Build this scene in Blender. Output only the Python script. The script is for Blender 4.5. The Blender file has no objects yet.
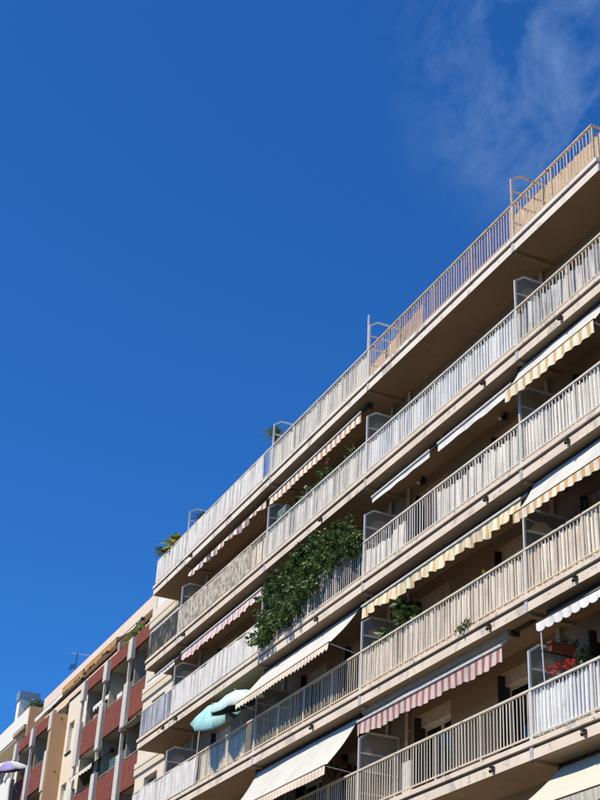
import bpy, math, random
from mathutils import Vector, Matrix
random.seed(7)
R_ = math.radians
scene = bpy.context.scene
COL = scene.collection

# ------------------------------------------------------------------ camera
cam_d = bpy.data.cameras.new("Camera")
cam = bpy.data.objects.new("Camera", cam_d)
COL.objects.link(cam)
scene.camera = cam
PITCH, ROLL, YAW = 0.516, 0.054, -1.166
fw = Vector((math.sin(YAW)*math.cos(PITCH), math.cos(YAW)*math.cos(PITCH), math.sin(PITCH)))
rt = Vector((math.cos(YAW), -math.sin(YAW), 0))
up = rt.cross(fw)
r2 = rt*math.cos(ROLL) + up*math.sin(ROLL)
u2 = up*math.cos(ROLL) - rt*math.sin(ROLL)
mw = Matrix(((r2.x, u2.x, -fw.x, 0), (r2.y, u2.y, -fw.y, 0), (r2.z, u2.z, -fw.z, 1.6), (0, 0, 0, 1)))
cam.matrix_world = mw
cam_d.sensor_fit = 'VERTICAL'
cam_d.sensor_height = 36.0
cam_d.lens = 1356.881/800*36.0
cam_d.clip_start = 0.1
cam_d.clip_end = 5000

# ------------------------------------------------------------------ sky and sun
SUN_EL, SUN_AZ = R_(56), R_(7)          # azimuth: from the street side, a little to the right
S = Vector((math.sin(SUN_AZ)*math.cos(SUN_EL), -math.cos(SUN_AZ)*math.cos(SUN_EL), math.sin(SUN_EL)))
world = bpy.data.worlds.new("World")
scene.world = world
world.use_nodes = True
wn, wl = world.node_tree.nodes, world.node_tree.links
wn.clear()
wo = wn.new('ShaderNodeOutputWorld')
bg = wn.new('ShaderNodeBackground')
sky = wn.new('ShaderNodeTexSky')
sky.sky_type = 'NISHITA'
sky.sun_disc = False
sky.sun_elevation = SUN_EL
sky.sun_rotation = math.atan2(S.x, S.y)
sky.altitude = 0
sky.air_density = 1.0
sky.dust_density = 0.15
sky.ozone_density = 3.0
hsv = wn.new('ShaderNodeMixRGB')        # deep, saturated southern blue, the same over the whole sky
hsv.blend_type = 'MULTIPLY'
hsv.inputs['Fac'].default_value = 1.0
hsv.inputs['Color2'].default_value = (0.24, 0.84, 1.60, 1)
wl.new(sky.outputs[0], hsv.inputs['Color1'])
# thin cirrus wisps
tc = wn.new('ShaderNodeTexCoord')
mp = wn.new('ShaderNodeMapping')
mp.inputs['Rotation'].default_value = (0.3, 0.5, 0.75)
mp.inputs['Scale'].default_value = (4.0, 8.5, 7.0)
mp.inputs['Location'].default_value = (1.9, 0.35, 0.2)
n1 = wn.new('ShaderNodeTexNoise')
n1.inputs['Scale'].default_value = 2.2
n1.inputs['Detail'].default_value = 9
n1.inputs['Roughness'].default_value = 0.62
n1.inputs['Distortion'].default_value = 0.35
r1 = wn.new('ShaderNodeMapRange')
r1.inputs['From Min'].default_value = 0.45
r1.inputs['From Max'].default_value = 0.74
# the bank of cirrus the wisps belong to, high over the right-hand roofs
dt = wn.new('ShaderNodeVectorMath'); dt.operation = 'DOT_PRODUCT'
dt.inputs[1].default_value = (-0.552, 0.466, 0.692)
r2n = wn.new('ShaderNodeMapRange'); r2n.interpolation_type = 'SMOOTHSTEP'
r2n.inputs['From Min'].default_value = 0.983
r2n.inputs['From Max'].default_value = 0.9995
mul = wn.new('ShaderNodeMath'); mul.operation = 'MULTIPLY'
mul2 = wn.new('ShaderNodeMath'); mul2.operation = 'MULTIPLY'; mul2.inputs[1].default_value = 0.36
mix = wn.new('ShaderNodeMixRGB')
mix.inputs['Color2'].default_value = (4.2, 6.2, 8.8, 1)
wl.new(tc.outputs['Generated'], mp.inputs[0]); wl.new(mp.outputs[0], n1.inputs['Vector'])
wl.new(tc.outputs['Generated'], dt.inputs[0])
wl.new(n1.outputs['Fac'], r1.inputs['Value']); wl.new(dt.outputs['Value'], r2n.inputs['Value'])
wl.new(r1.outputs[0], mul.inputs[0]); wl.new(r2n.outputs[0], mul.inputs[1])
wl.new(mul.outputs[0], mul2.inputs[0]); wl.new(mul2.outputs[0], mix.inputs['Fac'])
wl.new(hsv.outputs[0], mix.inputs['Color1'])
wl.new(mix.outputs[0], bg.inputs['Color'])
bg.inputs['Strength'].default_value = 0.075
wl.new(bg.outputs[0], wo.inputs['Surface'])

sun_d = bpy.data.lights.new("Sun", 'SUN')
sun_d.energy = 4.8
sun_d.angle = R_(0.5)
sun_d.color = (1.0, 0.90, 0.73)
sun = bpy.data.objects.new("Sun", sun_d)
COL.objects.link(sun)
sun.rotation_euler = S.to_track_quat('Z', 'Y').to_euler()
sun.location = (0, -20, 60)

scene.view_settings.view_transform = 'Standard'
scene.view_settings.look = 'None'
scene.view_settings.exposure = 0.35
scene.view_settings.gamma = 1.0
scene.view_settings.use_curve_mapping = False

# ------------------------------------------------------------------ materials
def lin(c):
    return tuple(((v/255)/12.92 if v/255 <= 0.04045 else ((v/255+0.055)/1.055)**2.4) for v in c)

def base_mat(name):
    m = bpy.data.materials.new(name); m.use_nodes = True
    n, l = m.node_tree.nodes, m.node_tree.links
    return m, n, l, n['Principled BSDF']

def noise(n, l, vec, scale, detail=5, rough=0.6, map_scale=None):
    t = n.new('ShaderNodeTexNoise')
    t.inputs['Scale'].default_value = scale
    t.inputs['Detail'].default_value = detail
    t.inputs['Roughness'].default_value = rough
    if map_scale:
        mpn = n.new('ShaderNodeMapping'); mpn.inputs['Scale'].default_value = map_scale
        l.new(vec, mpn.inputs[0]); l.new(mpn.outputs[0], t.inputs['Vector'])
    else:
        l.new(vec, t.inputs['Vector'])
    return t.outputs['Fac']

def rng(n, l, v, a, b, c=0.0, d=1.0):
    r = n.new('ShaderNodeMapRange')
    for k, x in zip(('From Min', 'From Max', 'To Min', 'To Max'), (a, b, c, d)):
        r.inputs[k].default_value = x
    l.new(v, r.inputs['Value'])
    return r.outputs[0]

def mixc(n, l, fac, a, b, mode='MIX'):
    m = n.new('ShaderNodeMixRGB'); m.blend_type = mode
    if isinstance(fac, (int, float)): m.inputs['Fac'].default_value = fac
    else: l.new(fac, m.inputs['Fac'])
    for s, v in (('Color1', a), ('Color2', b)):
        if isinstance(v, tuple): m.inputs[s].default_value = (*v, 1)
        else: l.new(v, m.inputs[s])
    return m.outputs[0]

def plaster(name, col, dirt, rough=0.85, amount=0.55, streak=0.5, patch=None, bump=0.15, scale=1.0, spots=None):
    """painted render or concrete: soft mottling, vertical streaks and optional peeled patches"""
    m, n, l, b = base_mat(name)
    co = n.new('ShaderNodeTexCoord').outputs['Object']
    a = rng(n, l, noise(n, l, co, 0.9*scale, 6), 0.35, 0.75, 0, amount)
    c = mixc(n, l, a, col, dirt)
    s = rng(n, l, noise(n, l, co, 1.0, 4, 0.7, (5, 5, 0.35)), 0.52, 0.75, 0, streak)
    c = mixc(n, l, s, c, dirt)
    g = rng(n, l, noise(n, l, co, 45, 3), 0.3, 0.7, 0.9, 1.06)
    c = mixc(n, l, 1.0, c, g, 'MULTIPLY')
    if patch:
        p = rng(n, l, noise(n, l, co, 1.5, 7, 0.68), patch[1], patch[1]+0.03)
        c = mixc(n, l, p, c, patch[0])
    if spots:
        k = rng(n, l, noise(n, l, co, 4.2, 8, 0.75), spots[1], spots[1]+0.05, 0, 0.8)
        c = mixc(n, l, k, c, spots[0])
    l.new(c, b.inputs['Base Color'])
    b.inputs['Roughness'].default_value = rough
    b.inputs['Specular IOR Level'].default_value = 0.25
    bp = n.new('ShaderNodeBump'); bp.inputs['Strength'].default_value = bump; bp.inputs['Distance'].default_value = 0.02
    l.new(noise(n, l, co, 30, 4), bp.inputs['Height']); l.new(bp.outputs[0], b.inputs['Normal'])
    return m

def plain(name, col, rough=0.5, metal=0.0, var=0.25, scale=6, spec=0.4):
    m, n, l, b = base_mat(name)
    co = n.new('ShaderNodeTexCoord').outputs['Object']
    f = rng(n, l, noise(n, l, co, scale, 5), 0.3, 0.7, 0, 1)
    c = mixc(n, l, f, tuple(x*(1-var) for x in col), tuple(min(1, x*(1+var*0.4)) for x in col))
    l.new(c, b.inputs['Base Color'])
    b.inputs['Roughness'].default_value = rough
    b.inputs['Metallic'].default_value = metal
    b.inputs['Specular IOR Level'].default_value = spec
    return m

def painted_metal(name, col, rust=(0.16, 0.07, 0.03), th=0.6):
    m, n, l, b = base_mat(name)
    g = n.new('ShaderNodeNewGeometry').outputs['Position']
    c = mixc(n, l, rng(n, l, noise(n, l, g, 1.7, 4), 0.3, 0.7), tuple(x*0.86 for x in col), col)
    c = mixc(n, l, rng(n, l, noise(n, l, g, 7, 6, 0.7), th, th+0.06, 0, 0.75), c, rust)
    l.new(c, b.inputs['Base Color']); b.inputs['Roughness'].default_value = 0.5
    b.inputs['Specular IOR Level'].default_value = 0.3
    return m

def wrinkle(n, l, co, b):
    bp = n.new('ShaderNodeBump'); bp.inputs['Strength'].default_value = 0.55; bp.inputs['Distance'].default_value = 0.05
    l.new(noise(n, l, co, 1.0, 4, 0.55, (5.0, 5.0, 2.2)), bp.inputs['Height']); l.new(bp.outputs[0], b.inputs['Normal'])

def cloth(name, col, col2, vs=14.0, lo=0.42, hi=0.62, grime=0.25, alpha=1.0, diag=False):
    """hung sheet: tone varies from fold to fold along X, some grime in clouds"""
    m, n, l, b = base_mat(name)
    co = n.new('ShaderNodeTexCoord').outputs['Object']
    sc = (vs, 1, 0.7) if not diag else (vs, 1, vs*0.55)
    f = rng(n, l, noise(n, l, co, 1.0, 3, 0.6, sc), lo, hi)
    c = mixc(n, l, f, col, col2)
    g = rng(n, l, noise(n, l, co, 2.2, 6, 0.65), 0.5, 0.75, 0, grime)
    c = mixc(n, l, g, c, tuple(x*0.55 for x in col2))
    l.new(c, b.inputs['Base Color']); b.inputs['Roughness'].default_value = 0.85
    b.inputs['Specular IOR Level'].default_value = 0.15
    b.inputs['Alpha'].default_value = alpha
    wrinkle(n, l, co, b)
    return m

def stripes(name, c1, c2, period, duty=0.5, grime=0.2):
    m, n, l, b = base_mat(name)
    co = n.new('ShaderNodeTexCoord').outputs['Object']
    sx = n.new('ShaderNodeSeparateXYZ'); l.new(co, sx.inputs[0])
    d = n.new('ShaderNodeMath'); d.operation = 'DIVIDE'; d.inputs[1].default_value = period; l.new(sx.outputs['X'], d.inputs[0])
    f = n.new('ShaderNodeMath'); f.operation = 'FRACT'; l.new(d.outputs[0], f.inputs[0])
    w = n.new('ShaderNodeMath'); w.operation = 'PINGPONG'; w.inputs[1].default_value = 0.5; l.new(f.outputs[0], w.inputs[0])
    k = rng(n, l, w.outputs[0], duty*0.5-0.05, duty*0.5+0.05)
    c = mixc(n, l, k, c1, c2)
    fade = rng(n, l, noise(n, l, co, 0.9, 5, 0.6), 0.3, 0.75, 0.0, 0.32)
    c = mixc(n, l, fade, c, tuple((x*2+y)/3 for x, y in zip(c2, c1)))
    wrinkle(n, l, co, b)
    g = rng(n, l, noise(n, l, co, 3.0, 6, 0.65), 0.48, 0.75, 0, grime)
    c = mixc(n, l, g, c, (0.22, 0.17, 0.12))
    l.new(c, b.inputs['Base Color']); b.inputs['Roughness'].default_value = 0.85
    b.inputs['Specular IOR Level'].default_value = 0.15
    return m

def sheer(name, col, alpha, rough=0.3):
    m, n, l, b = base_mat(name)
    co = n.new('ShaderNodeTexCoord').outputs['Object']
    c = mixc(n, l, rng(n, l, noise(n, l, co, 2.5, 5), 0.3, 0.7), tuple(x*0.75 for x in col), col)
    l.new(c, b.inputs['Base Color'])
    b.inputs['Roughness'].default_value = rough
    b.inputs['Alpha'].default_value = alpha
    return m

def leaf(name, col, col2):
    m, n, l, b = base_mat(name)
    g = n.new('ShaderNodeNewGeometry').outputs['Position']
    c = mixc(n, l, rng(n, l, noise(n, l, g, 6, 3), 0.35, 0.65), col, col2)
    l.new(c, b.inputs['Base Color']); b.inputs['Roughness'].default_value = 0.45
    b.inputs['Specular IOR Level'].default_value = 0.4
    tr = n.new('ShaderNodeBsdfTranslucent'); l.new(c, tr.inputs['Color'])
    ms = n.new('ShaderNodeMixShader'); ms.inputs[0].default_value = 0.25
    l.new(b.outputs[0], ms.inputs[1]); l.new(tr.outputs[0], ms.inputs[2])
    l.new(ms.outputs[0], n['Material Output'].inputs['Surface'])
    return m

M = {}
M['fascia'] = plaster('fascia_paint', (0.78, 0.665, 0.535), (0.55, 0.45, 0.35), amount=0.7, streak=0.65, patch=((0.50, 0.44, 0.37), 0.57), spots=((0.20, 0.155, 0.12), 0.60))
M['fascia_top'] = plaster('fascia_paint_roof_terrace', (0.84, 0.76, 0.66), (0.60, 0.51, 0.42), amount=0.5, streak=0.45, patch=((0.50, 0.45, 0.39), 0.56), spots=((0.22, 0.18, 0.14), 0.60))
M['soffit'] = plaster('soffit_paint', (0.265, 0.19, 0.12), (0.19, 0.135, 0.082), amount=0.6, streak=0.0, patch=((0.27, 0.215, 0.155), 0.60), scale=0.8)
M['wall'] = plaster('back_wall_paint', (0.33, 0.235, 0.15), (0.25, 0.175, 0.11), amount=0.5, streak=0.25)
M['endwall'] = plaster('end_wall_paint', (0.76, 0.66, 0.54), (0.62, 0.52, 0.38), amount=0.4, streak=0.3)
M['band'] = plaster('band_paint', (0.72, 0.62, 0.47), (0.60, 0.50, 0.36), amount=0.4)
M['joint'] = plain('joint_cover_metal', (0.52, 0.49, 0.47), 0.5)
M['dark_metal'] = plain('dark_metal', (0.05, 0.038, 0.03), 0.8, spec=0.15)
M['hood'] = plain('hood_paint', (0.34, 0.29, 0.21), 0.8, spec=0.15)
M['rail_white'] = painted_metal('rail_white_paint', (0.72, 0.68, 0.60), th=0.61)
M['rail_cream'] = painted_metal('rail_cream_paint', (0.70, 0.62, 0.48), th=0.60)
M['rail_rusty'] = painted_metal('rail_worn_paint', (0.62, 0.50, 0.38), th=0.56)
M['frame'] = painted_metal('partition_paint', (0.62, 0.63, 0.62), th=0.68)
M['frosted'] = sheer('frosted_wired_glass', (0.38, 0.35, 0.29), 0.62, 0.35)
M['window_frame'] = plain('window_frame_paint', (0.62, 0.58, 0.50), 0.5)
M['roller_box'] = plain('roller_box_paint', (0.60, 0.52, 0.42), 0.6)
M['glass'] = plain('dark_window_glass', (0.02, 0.022, 0.025), 0.06, spec=0.7)
M['curtained'] = plain('curtained_glass', (0.20, 0.18, 0.15), 0.12, spec=0.6)
M['shutter'] = plain('black_shutter', (0.02, 0.02, 0.022), 0.6)
M['white_canvas'] = cloth('white_canvas', (0.54, 0.53, 0.485), (0.48, 0.47, 0.43), 2.5, grime=0.2)
M['cream_canvas'] = stripes('cream_canvas_fine_stripe', (0.57, 0.54, 0.45), (0.46, 0.43, 0.34), 0.12, 0.6, 0.15)
M['grey_canvas'] = cloth('grey_canvas', (0.20, 0.20, 0.19), (0.15, 0.15, 0.14), 2.5)
M['beige_canvas'] = cloth('beige_canvas', (0.55, 0.50, 0.42), (0.48, 0.43, 0.36), 2.5)
M['val_orange'] = stripes('valance_orange_stripe', (0.56, 0.27, 0.11), (0.80, 0.75, 0.66), 0.30, 0.5)
M['val_orange2'] = stripes('valance_orange_stripe_wide', (0.58, 0.33, 0.12), (0.80, 0.74, 0.60), 0.26, 0.5)
M['val_yellow'] = stripes('valance_yellow_stripe', (0.64, 0.44, 0.17), (0.80, 0.74, 0.60), 0.28, 0.45)
M['val_cream'] = stripes('valance_cream_stripe', (0.62, 0.44, 0.20), (0.78, 0.71, 0.53), 0.22, 0.4)
M['val_red'] = stripes('valance_red_stripe', (0.31, 0.075, 0.075), (0.60, 0.53, 0.48), 0.27, 0.48, 0.4)
M['val_pink'] = stripes('valance_pink_stripe', (0.60, 0.28, 0.26), (0.80, 0.74, 0.70), 0.22, 0.45, 0.3)
M['val_brownred'] = stripes('valance_faded_floral', (0.30, 0.12, 0.10), (0.78, 0.72, 0.66), 0.33, 0.35, 0.6)
M['val_white'] = cloth('valance_white', (0.82, 0.80, 0.75), (0.70, 0.68, 0.63), 6)
M['val_peach'] = stripes('valance_peach_stripe', (0.74, 0.56, 0.42), (0.80, 0.72, 0.58), 0.19, 0.5, 0.1)
M['val_brown'] = cloth('valance_brown_fringe', (0.52, 0.30, 0.12), (0.36, 0.20, 0.08), 9)
M['scr_white'] = cloth('screen_white', (0.80, 0.76, 0.68), (0.60, 0.56, 0.49), 7, grime=0.35)
M['scr_bluewhite'] = cloth('screen_blue_white', (0.80, 0.81, 0.82), (0.60, 0.62, 0.64), 8, grime=0.25)
M['scr_cream'] = cloth('screen_cream', (0.82, 0.74, 0.62), (0.52, 0.43, 0.34), 6, grime=0.3)
M['scr_grey'] = cloth('screen_grey', (0.62, 0.62, 0.62), (0.26, 0.26, 0.29), 5, grime=0.4)
M['scr_greywhite'] = cloth('screen_grey_white', (0.74, 0.71, 0.66), (0.36, 0.34, 0.32), 15, 0.44, 0.66, grime=0.35)  # darker stripes put the shading of the pleats into the colour
M['scr_beige'] = cloth('screen_beige_lattice', (0.56, 0.50, 0.40), (0.20, 0.18, 0.16), 7, grime=0.3, diag=True)
M['scr_dark'] = cloth('screen_dark_mesh', (0.045, 0.05, 0.05), (0.24, 0.22, 0.16), 4, 0.5, 0.66, grime=0.2, diag=True)
M['scr_blue'] = cloth('screen_blue_grey', (0.46, 0.47, 0.50), (0.15, 0.16, 0.20), 9, grime=0.35)
M['scr_mauve'] = sheer('screen_mauve_translucent', (0.22, 0.15, 0.27), 0.42, 0.5)
M['plum'] = cloth('plum_wall_tone', (0.10, 0.055, 0.075), (0.05, 0.03, 0.04), 6)
M['reed'] = cloth('reed_mat', (0.66, 0.50, 0.32), (0.42, 0.29, 0.17), 22, 0.4, 0.6, grime=0.2)
M['red'] = plaster('red_panel_pebble', (0.255, 0.070, 0.045), (0.145, 0.042, 0.03), amount=0.8, streak=0.4, bump=0.8, scale=5, spots=((0.09, 0.028, 0.022), 0.56))
M['fin'] = plaster('fin_concrete', (0.64, 0.60, 0.52), (0.42, 0.39, 0.33), amount=0.5, streak=0.5)
M['pink'] = plaster('pink_render', (0.78, 0.63, 0.52), (0.68, 0.53, 0.43), amount=0.35, streak=0.2)
M['creamwall'] = plaster('cream_render', (0.80, 0.70, 0.54), (0.70, 0.56, 0.38), amount=0.5, streak=0.25)
M['tan'] = plaster('tan_render', (0.58, 0.36, 0.20), (0.47, 0.29, 0.16), amount=0.4, streak=0.25)
M['loggia'] = plaster('loggia_render', (0.40, 0.35, 0.26), (0.31, 0.27, 0.20), amount=0.4, streak=0.2)
M['whitewall'] = plaster('white_render', (0.80, 0.77, 0.70), (0.70, 0.66, 0.58), amount=0.3, streak=0.25)
M['taupe'] = plaster('taupe_render', (0.40, 0.33, 0.25), (0.32, 0.26, 0.20), amount=0.4, streak=0.2)
M['bluemetal'] = plain('blue_grey_sheet_metal', (0.22, 0.31, 0.40), 0.4)
M['turquoise'] = cloth('turquoise_canvas', (0.36, 0.62, 0.60), (0.29, 0.53, 0.52), 3, grime=0.05)
M['palewhite'] = cloth('pale_canvas', (0.56, 0.60, 0.58), (0.48, 0.52, 0.51), 3, grime=0.05)
M['paleaqua'] = cloth('pale_aqua_canvas', (0.44, 0.62, 0.61), (0.38, 0.54, 0.54), 3, grime=0.08)
M['darkgreen'] = plain('dark_green_lining', (0.03, 0.07, 0.06), 0.8)
M['purple'] = cloth('lilac_canvas', (0.34, 0.30, 0.55), (0.26, 0.22, 0.44), 3)
M['pole'] = plain('pole_white_metal', (0.62, 0.60, 0.56), 0.4)
M['leaf_a'] = leaf('leaf_dark', (0.034, 0.068, 0.018), (0.070, 0.125, 0.028))
M['leaf_b'] = leaf('leaf_mid', (0.060, 0.110, 0.024), (0.115, 0.180, 0.040))
M['leaf_c'] = leaf('leaf_pale', (0.10, 0.16, 0.04), (0.20, 0.24, 0.05))
M['leaf_y'] = leaf('leaf_yellow_green', (0.30, 0.30, 0.04), (0.46, 0.42, 0.06))
M['stem'] = plain('stem_bark', (0.10, 0.07, 0.04), 0.8)
M['flower_red'] = plain('flower_red', (0.75, 0.05, 0.02), 0.6)
M['flower_pink'] = plain('flower_pink', (0.70, 0.22, 0.30), 0.6)
M['flower_yellow'] = plain('flower_yellow', (0.62, 0.46, 0.05), 0.6)
M['terracotta'] = plain('terracotta', (0.19, 0.05, 0.028), 0.75)
M['brownpot'] = plain('brown_pot', (0.13, 0.07, 0.045), 0.7)
M['board'] = plain('white_board', (0.72, 0.66, 0.58), 0.6)
M['ground'] = plaster('street_stone', (0.06, 0.052, 0.04), (0.045, 0.04, 0.03), amount=0.6, streak=0.0)
M['asphalt'] = plaster('asphalt', (0.06, 0.06, 0.058), (0.045, 0.045, 0.043), amount=0.5, streak=0.0)
M['pavement'] = plaster('pavement_slabs', (0.12, 0.10, 0.075), (0.09, 0.078, 0.06), amount=0.5, streak=0.0)
M['roofing'] = plaster('roof_gravel', (0.30, 0.28, 0.25), (0.22, 0.20, 0.18), amount=0.5, streak=0.0)

# ------------------------------------------------------------------ mesh helpers
class MB:
    """collects faces in world coordinates; build() links them as one mesh object, local to its root"""
    def __init__(self): self.v, self.f, self.mi = [], [], []
    def face(self, pts, mi=0):
        i = len(self.v); self.v += [tuple(p) for p in pts]
        self.f.append(tuple(range(i, i+len(pts)))); self.mi.append(mi)
    def box(self, x0, x1, y0, y1, z0, z1, mi=0):
        i = len(self.v)
        self.v += [(x0,y0,z0),(x1,y0,z0),(x1,y1,z0),(x0,y1,z0),(x0,y0,z1),(x1,y0,z1),(x1,y1,z1),(x0,y1,z1)]
        for q in ((0,3,2,1),(4,5,6,7),(0,1,5,4),(1,2,6,5),(2,3,7,6),(3,0,4,7)):
            self.f.append(tuple(i+k for k in q)); self.mi.append(mi)
        return self
    def bar(self, p0, p1, w, h=None, mi=0, n=4):
        """bar between two points: square section w x h (n=4) or round of radius w (n>4)"""
        p0, p1 = Vector(p0), Vector(p1); d = (p1-p0).normalized()
        a = d.cross(Vector((0,0,1)))
        if a.length < 1e-3: a = Vector((1,0,0))
        a.normalize(); b = d.cross(a)
        if n == 4:
            h = h or w; offs = [a*sx*w/2+b*sy*h/2 for sx, sy in ((-1,-1),(1,-1),(1,1),(-1,1))]
        else:
            offs = [a*w*math.cos(2*math.pi*k/n)+b*w*math.sin(2*math.pi*k/n) for k in range(n)]
        i = len(self.v); m = len(offs)
        self.v += [tuple(p0+o) for o in offs]+[tuple(p1+o) for o in offs]
        for k in range(m):
            self.f.append((i+k, i+(k+1)%m, i+m+(k+1)%m, i+m+k)); self.mi.append(mi)
        self.f.append(tuple(i+m-1-k for k in range(m))); self.f.append(tuple(i+m+k for k in range(m))); self.mi += [mi, mi]
        return self
    def extrude_yz(self, prof, x0, x1):
        i = len(self.v); m = len(prof)
        self.v += [(x0,y,z) for y,z in prof]+[(x1,y,z) for y,z in prof]
        for k in range(m):
            self.f.append((i+k, i+m+k, i+m+(k+1)%m, i+(k+1)%m)); self.mi.append(0)
        self.f.append(tuple(i+k for k in range(m))); self.f.append(tuple(i+m+m-1-k for k in range(m))); self.mi += [0, 0]
        return self
    def grid(self, pts, mi=0):
        i = len(self.v); nr, nc = len(pts), len(pts[0])
        for r in pts: self.v += [tuple(p) for p in r]
        for r in range(nr-1):
            for c in range(nc-1):
                a = i+r*nc+c
                self.f.append((a, a+1, a+nc+1, a+nc)); self.mi.append(mi)
        return self
    def build(self, name, mats, parent=None, smooth=False, org=None):
        if org is None: org = ORG.get(parent.name, (0,0,0)) if parent else (0,0,0)
        me = bpy.data.meshes.new(name)
        me.from_pydata([(x-org[0], y-org[1], z-org[2]) for x,y,z in self.v], [], self.f)
        for m in (mats if isinstance(mats, (list, tuple)) else [mats]): me.materials.append(m)
        me.polygons.foreach_set('material_index', self.mi)
        if smooth: me.polygons.foreach_set('use_smooth', [True]*len(self.f))
        me.update()
        o = bpy.data.objects.new(name, me); COL.objects.link(o)
        if parent: o.parent = parent; ORG[o.name] = org
        else:
            o.location = org; ORG[o.name] = org
        return o

ORG = {}
def thing(name, label, cat, loc, group=None):
    o = bpy.data.objects.new(name, None); COL.objects.link(o)
    o.location = loc; o.empty_display_size = 0.3
    o['label'] = label; o['category'] = cat
    if group: o['group'] = group
    ORG[o.name] = tuple(loc)
    return o
def tag(o, label, cat, group=None, kind=None):
    o['label'] = label; o['category'] = cat
    if group: o['group'] = group
    if kind: o['kind'] = kind
    return o
def structure(o):
    o['kind'] = 'structure'; return o

# ------------------------------------------------------------------ ground
g = MB(); g.face([(-900,-900,0),(900,-900,0),(900,900,0),(-900,900,0)])
structure(g.build('ground', M['ground']))
g = MB(); g.box(-140, 60, -3.5, 6.5, 0.004, 0.02)
structure(g.build('road', M['asphalt']))
g = MB(); g.box(-140, 60, 6.5, 14.6, 0.004, 0.14)
structure(g.build('pavement', M['pavement']))

# ------------------------------------------------------------------ main building
ZS = [19.746-2.8*i for i in range(7)]        # tops of the balcony slabs, from the roof terrace down
S1, S2, S3, S4, XL = -20.53, -27.53, -33.91, -41.23, -44.48
XR = -11.0
RR = -17.36                                  # right end of the roof terrace slab
WY = 14.77                                   # back wall of the balconies
T = 0.338
bld = thing('apartment_building', 'beige apartment building with five long balcony rows on the right', 'building', (-30, WY, 0))

def slab(i):
    z = ZS[i]; x1 = RR if i == 0 else XR
    y_in = 26.0 if i == 0 else 16.0
    prof = [(13.665,z),(13.665,z-0.095),(13.92,z-0.10),(13.92,z-0.145),(13.705,z-0.15),(13.705,z-T),(y_in,z-T),(y_in,z)]
    mb = MB(); mb.extrude_yz(prof, XL, x1)
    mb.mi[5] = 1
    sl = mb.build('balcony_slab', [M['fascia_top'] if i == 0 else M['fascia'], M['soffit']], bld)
    for x in (S1, S2, S3, S4):
        if i == 0 and x == S4: pass
        MB().box(x-0.05, x+0.05, 13.69, 13.72, z-T-0.004, z-0.096).build('joint_cover', M['joint'], sl)
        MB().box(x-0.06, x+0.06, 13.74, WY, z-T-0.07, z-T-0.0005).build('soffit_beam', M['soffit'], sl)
    for x in (-18.86, -21.8, -30.05, -40.5) + ((-41.72,) if i == 2 else ()):
        if i == 0 and x != -40.5: continue
        d = MB()
        d.box(x-0.07, x+0.02, 13.63, 13.72, z-0.215, z-0.185)
        d.bar((x, 13.715, z-0.22), (x, 13.60, z-0.30), 0.032, n=8)
        d.build('drain_spout', M['dark_metal'], sl)
    return sl
slabs = [slab(i) for i in range(6)]  # the last slab lies out of view, added for its bounce light

# back walls with french windows
OPEN = [(-20.05,-18.45),(-16.2,-14.6),(-23.25,-21.65),(-26.8,-25.2),(-30.55,-28.95),(-33.3,-31.7),(-36.6,-35.0),(-40.1,-38.5),(-43.9,-42.5)]
OPEN.sort()
mb = MB()
END_WIN = (-46.68, -45.28)
for i in range(1, 7):
    z0 = ZS[i] if i < 6 else 0.0
    z1 = ZS[i-1]-T
    zt = ZS[i]+2.16
    if i == 6:
        mb.box(XL, XR, WY, 15.2, 0, z1); continue
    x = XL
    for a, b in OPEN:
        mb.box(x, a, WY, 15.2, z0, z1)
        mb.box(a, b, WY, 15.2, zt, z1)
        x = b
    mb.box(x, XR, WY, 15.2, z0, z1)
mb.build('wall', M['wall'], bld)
mb = MB()
for i in range(1, 6):
    z0, z1 = ZS[i]-T, ZS[i-1]-T
    a, b = END_WIN; w0, w1 = ZS[i]+1.0, ZS[i]+2.13
    mb.box(-47.75, a, WY, 15.2, z0, z1); mb.box(b, XL, WY, 15.2, z0, z1)
    mb.box(a, b, WY, 15.2, w1, z1); mb.box(a, b, WY, 15.2, z0, w0)
mb.box(-47.75, XL, WY, 15.2, 0, ZS[5]-T)
mb.box(-47.75, XL, WY, 15.2, ZS[0]-T, ZS[0]+0.30)
mb.box(-47.75, -47.35, WY, 15.2, ZS[0]+0.30, ZS[0]+1.6)
mb.box(-47.748, XL-0.3, 15.2, 26, 0, ZS[0])
mb.build('end_wall', M['endwall'], bld)
for i in range(0, 6):
    z = ZS[i]
    MB().box(-47.78, XL+0.002 if i else -44.0, 14.70, WY, z-0.16, z+0.02).build('string_course', M['endwall'], bld)
    MB().box(-47.78, XL+0.002, 14.71, WY, z-0.42, z-0.20).build('string_course', M['band'], bld)
MB().box(-47.34, -43.6, 14.80, 14.84, ZS[0]+0.31, ZS[0]+1.5).build('parapet_panel', M['whitewall'], bld)
for i in range(1, 6):
    a, b = END_WIN; w0, w1 = ZS[i]+1.0, ZS[i]+2.13
    w = MB()
    for x0, x1, q0, q1 in ((a,a+.06,w0,w1),(b-.06,b,w0,w1),(a+.06,b-.06,w1-.06,w1),(a+.06,b-.06,w0,w0+.06),((a+b)/2-.03,(a+b)/2+.03,w0+.06,w1-.06)):
        w.box(x0, x1, 14.92, 14.98, q0, q1)
    wo_ = w.build('window', M['window_frame'], bld)
    MB().box(a+.06, b-.06, 14.945, 14.955, w0+.06, w1-.06).build('pane', M['glass'], wo_)
    MB().box(a, b, 15.19, 15.22, w0, w1).build('dark_room_backing', M['shutter'], wo_)  # black plate behind the pane, the unlit room put into its colour
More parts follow.
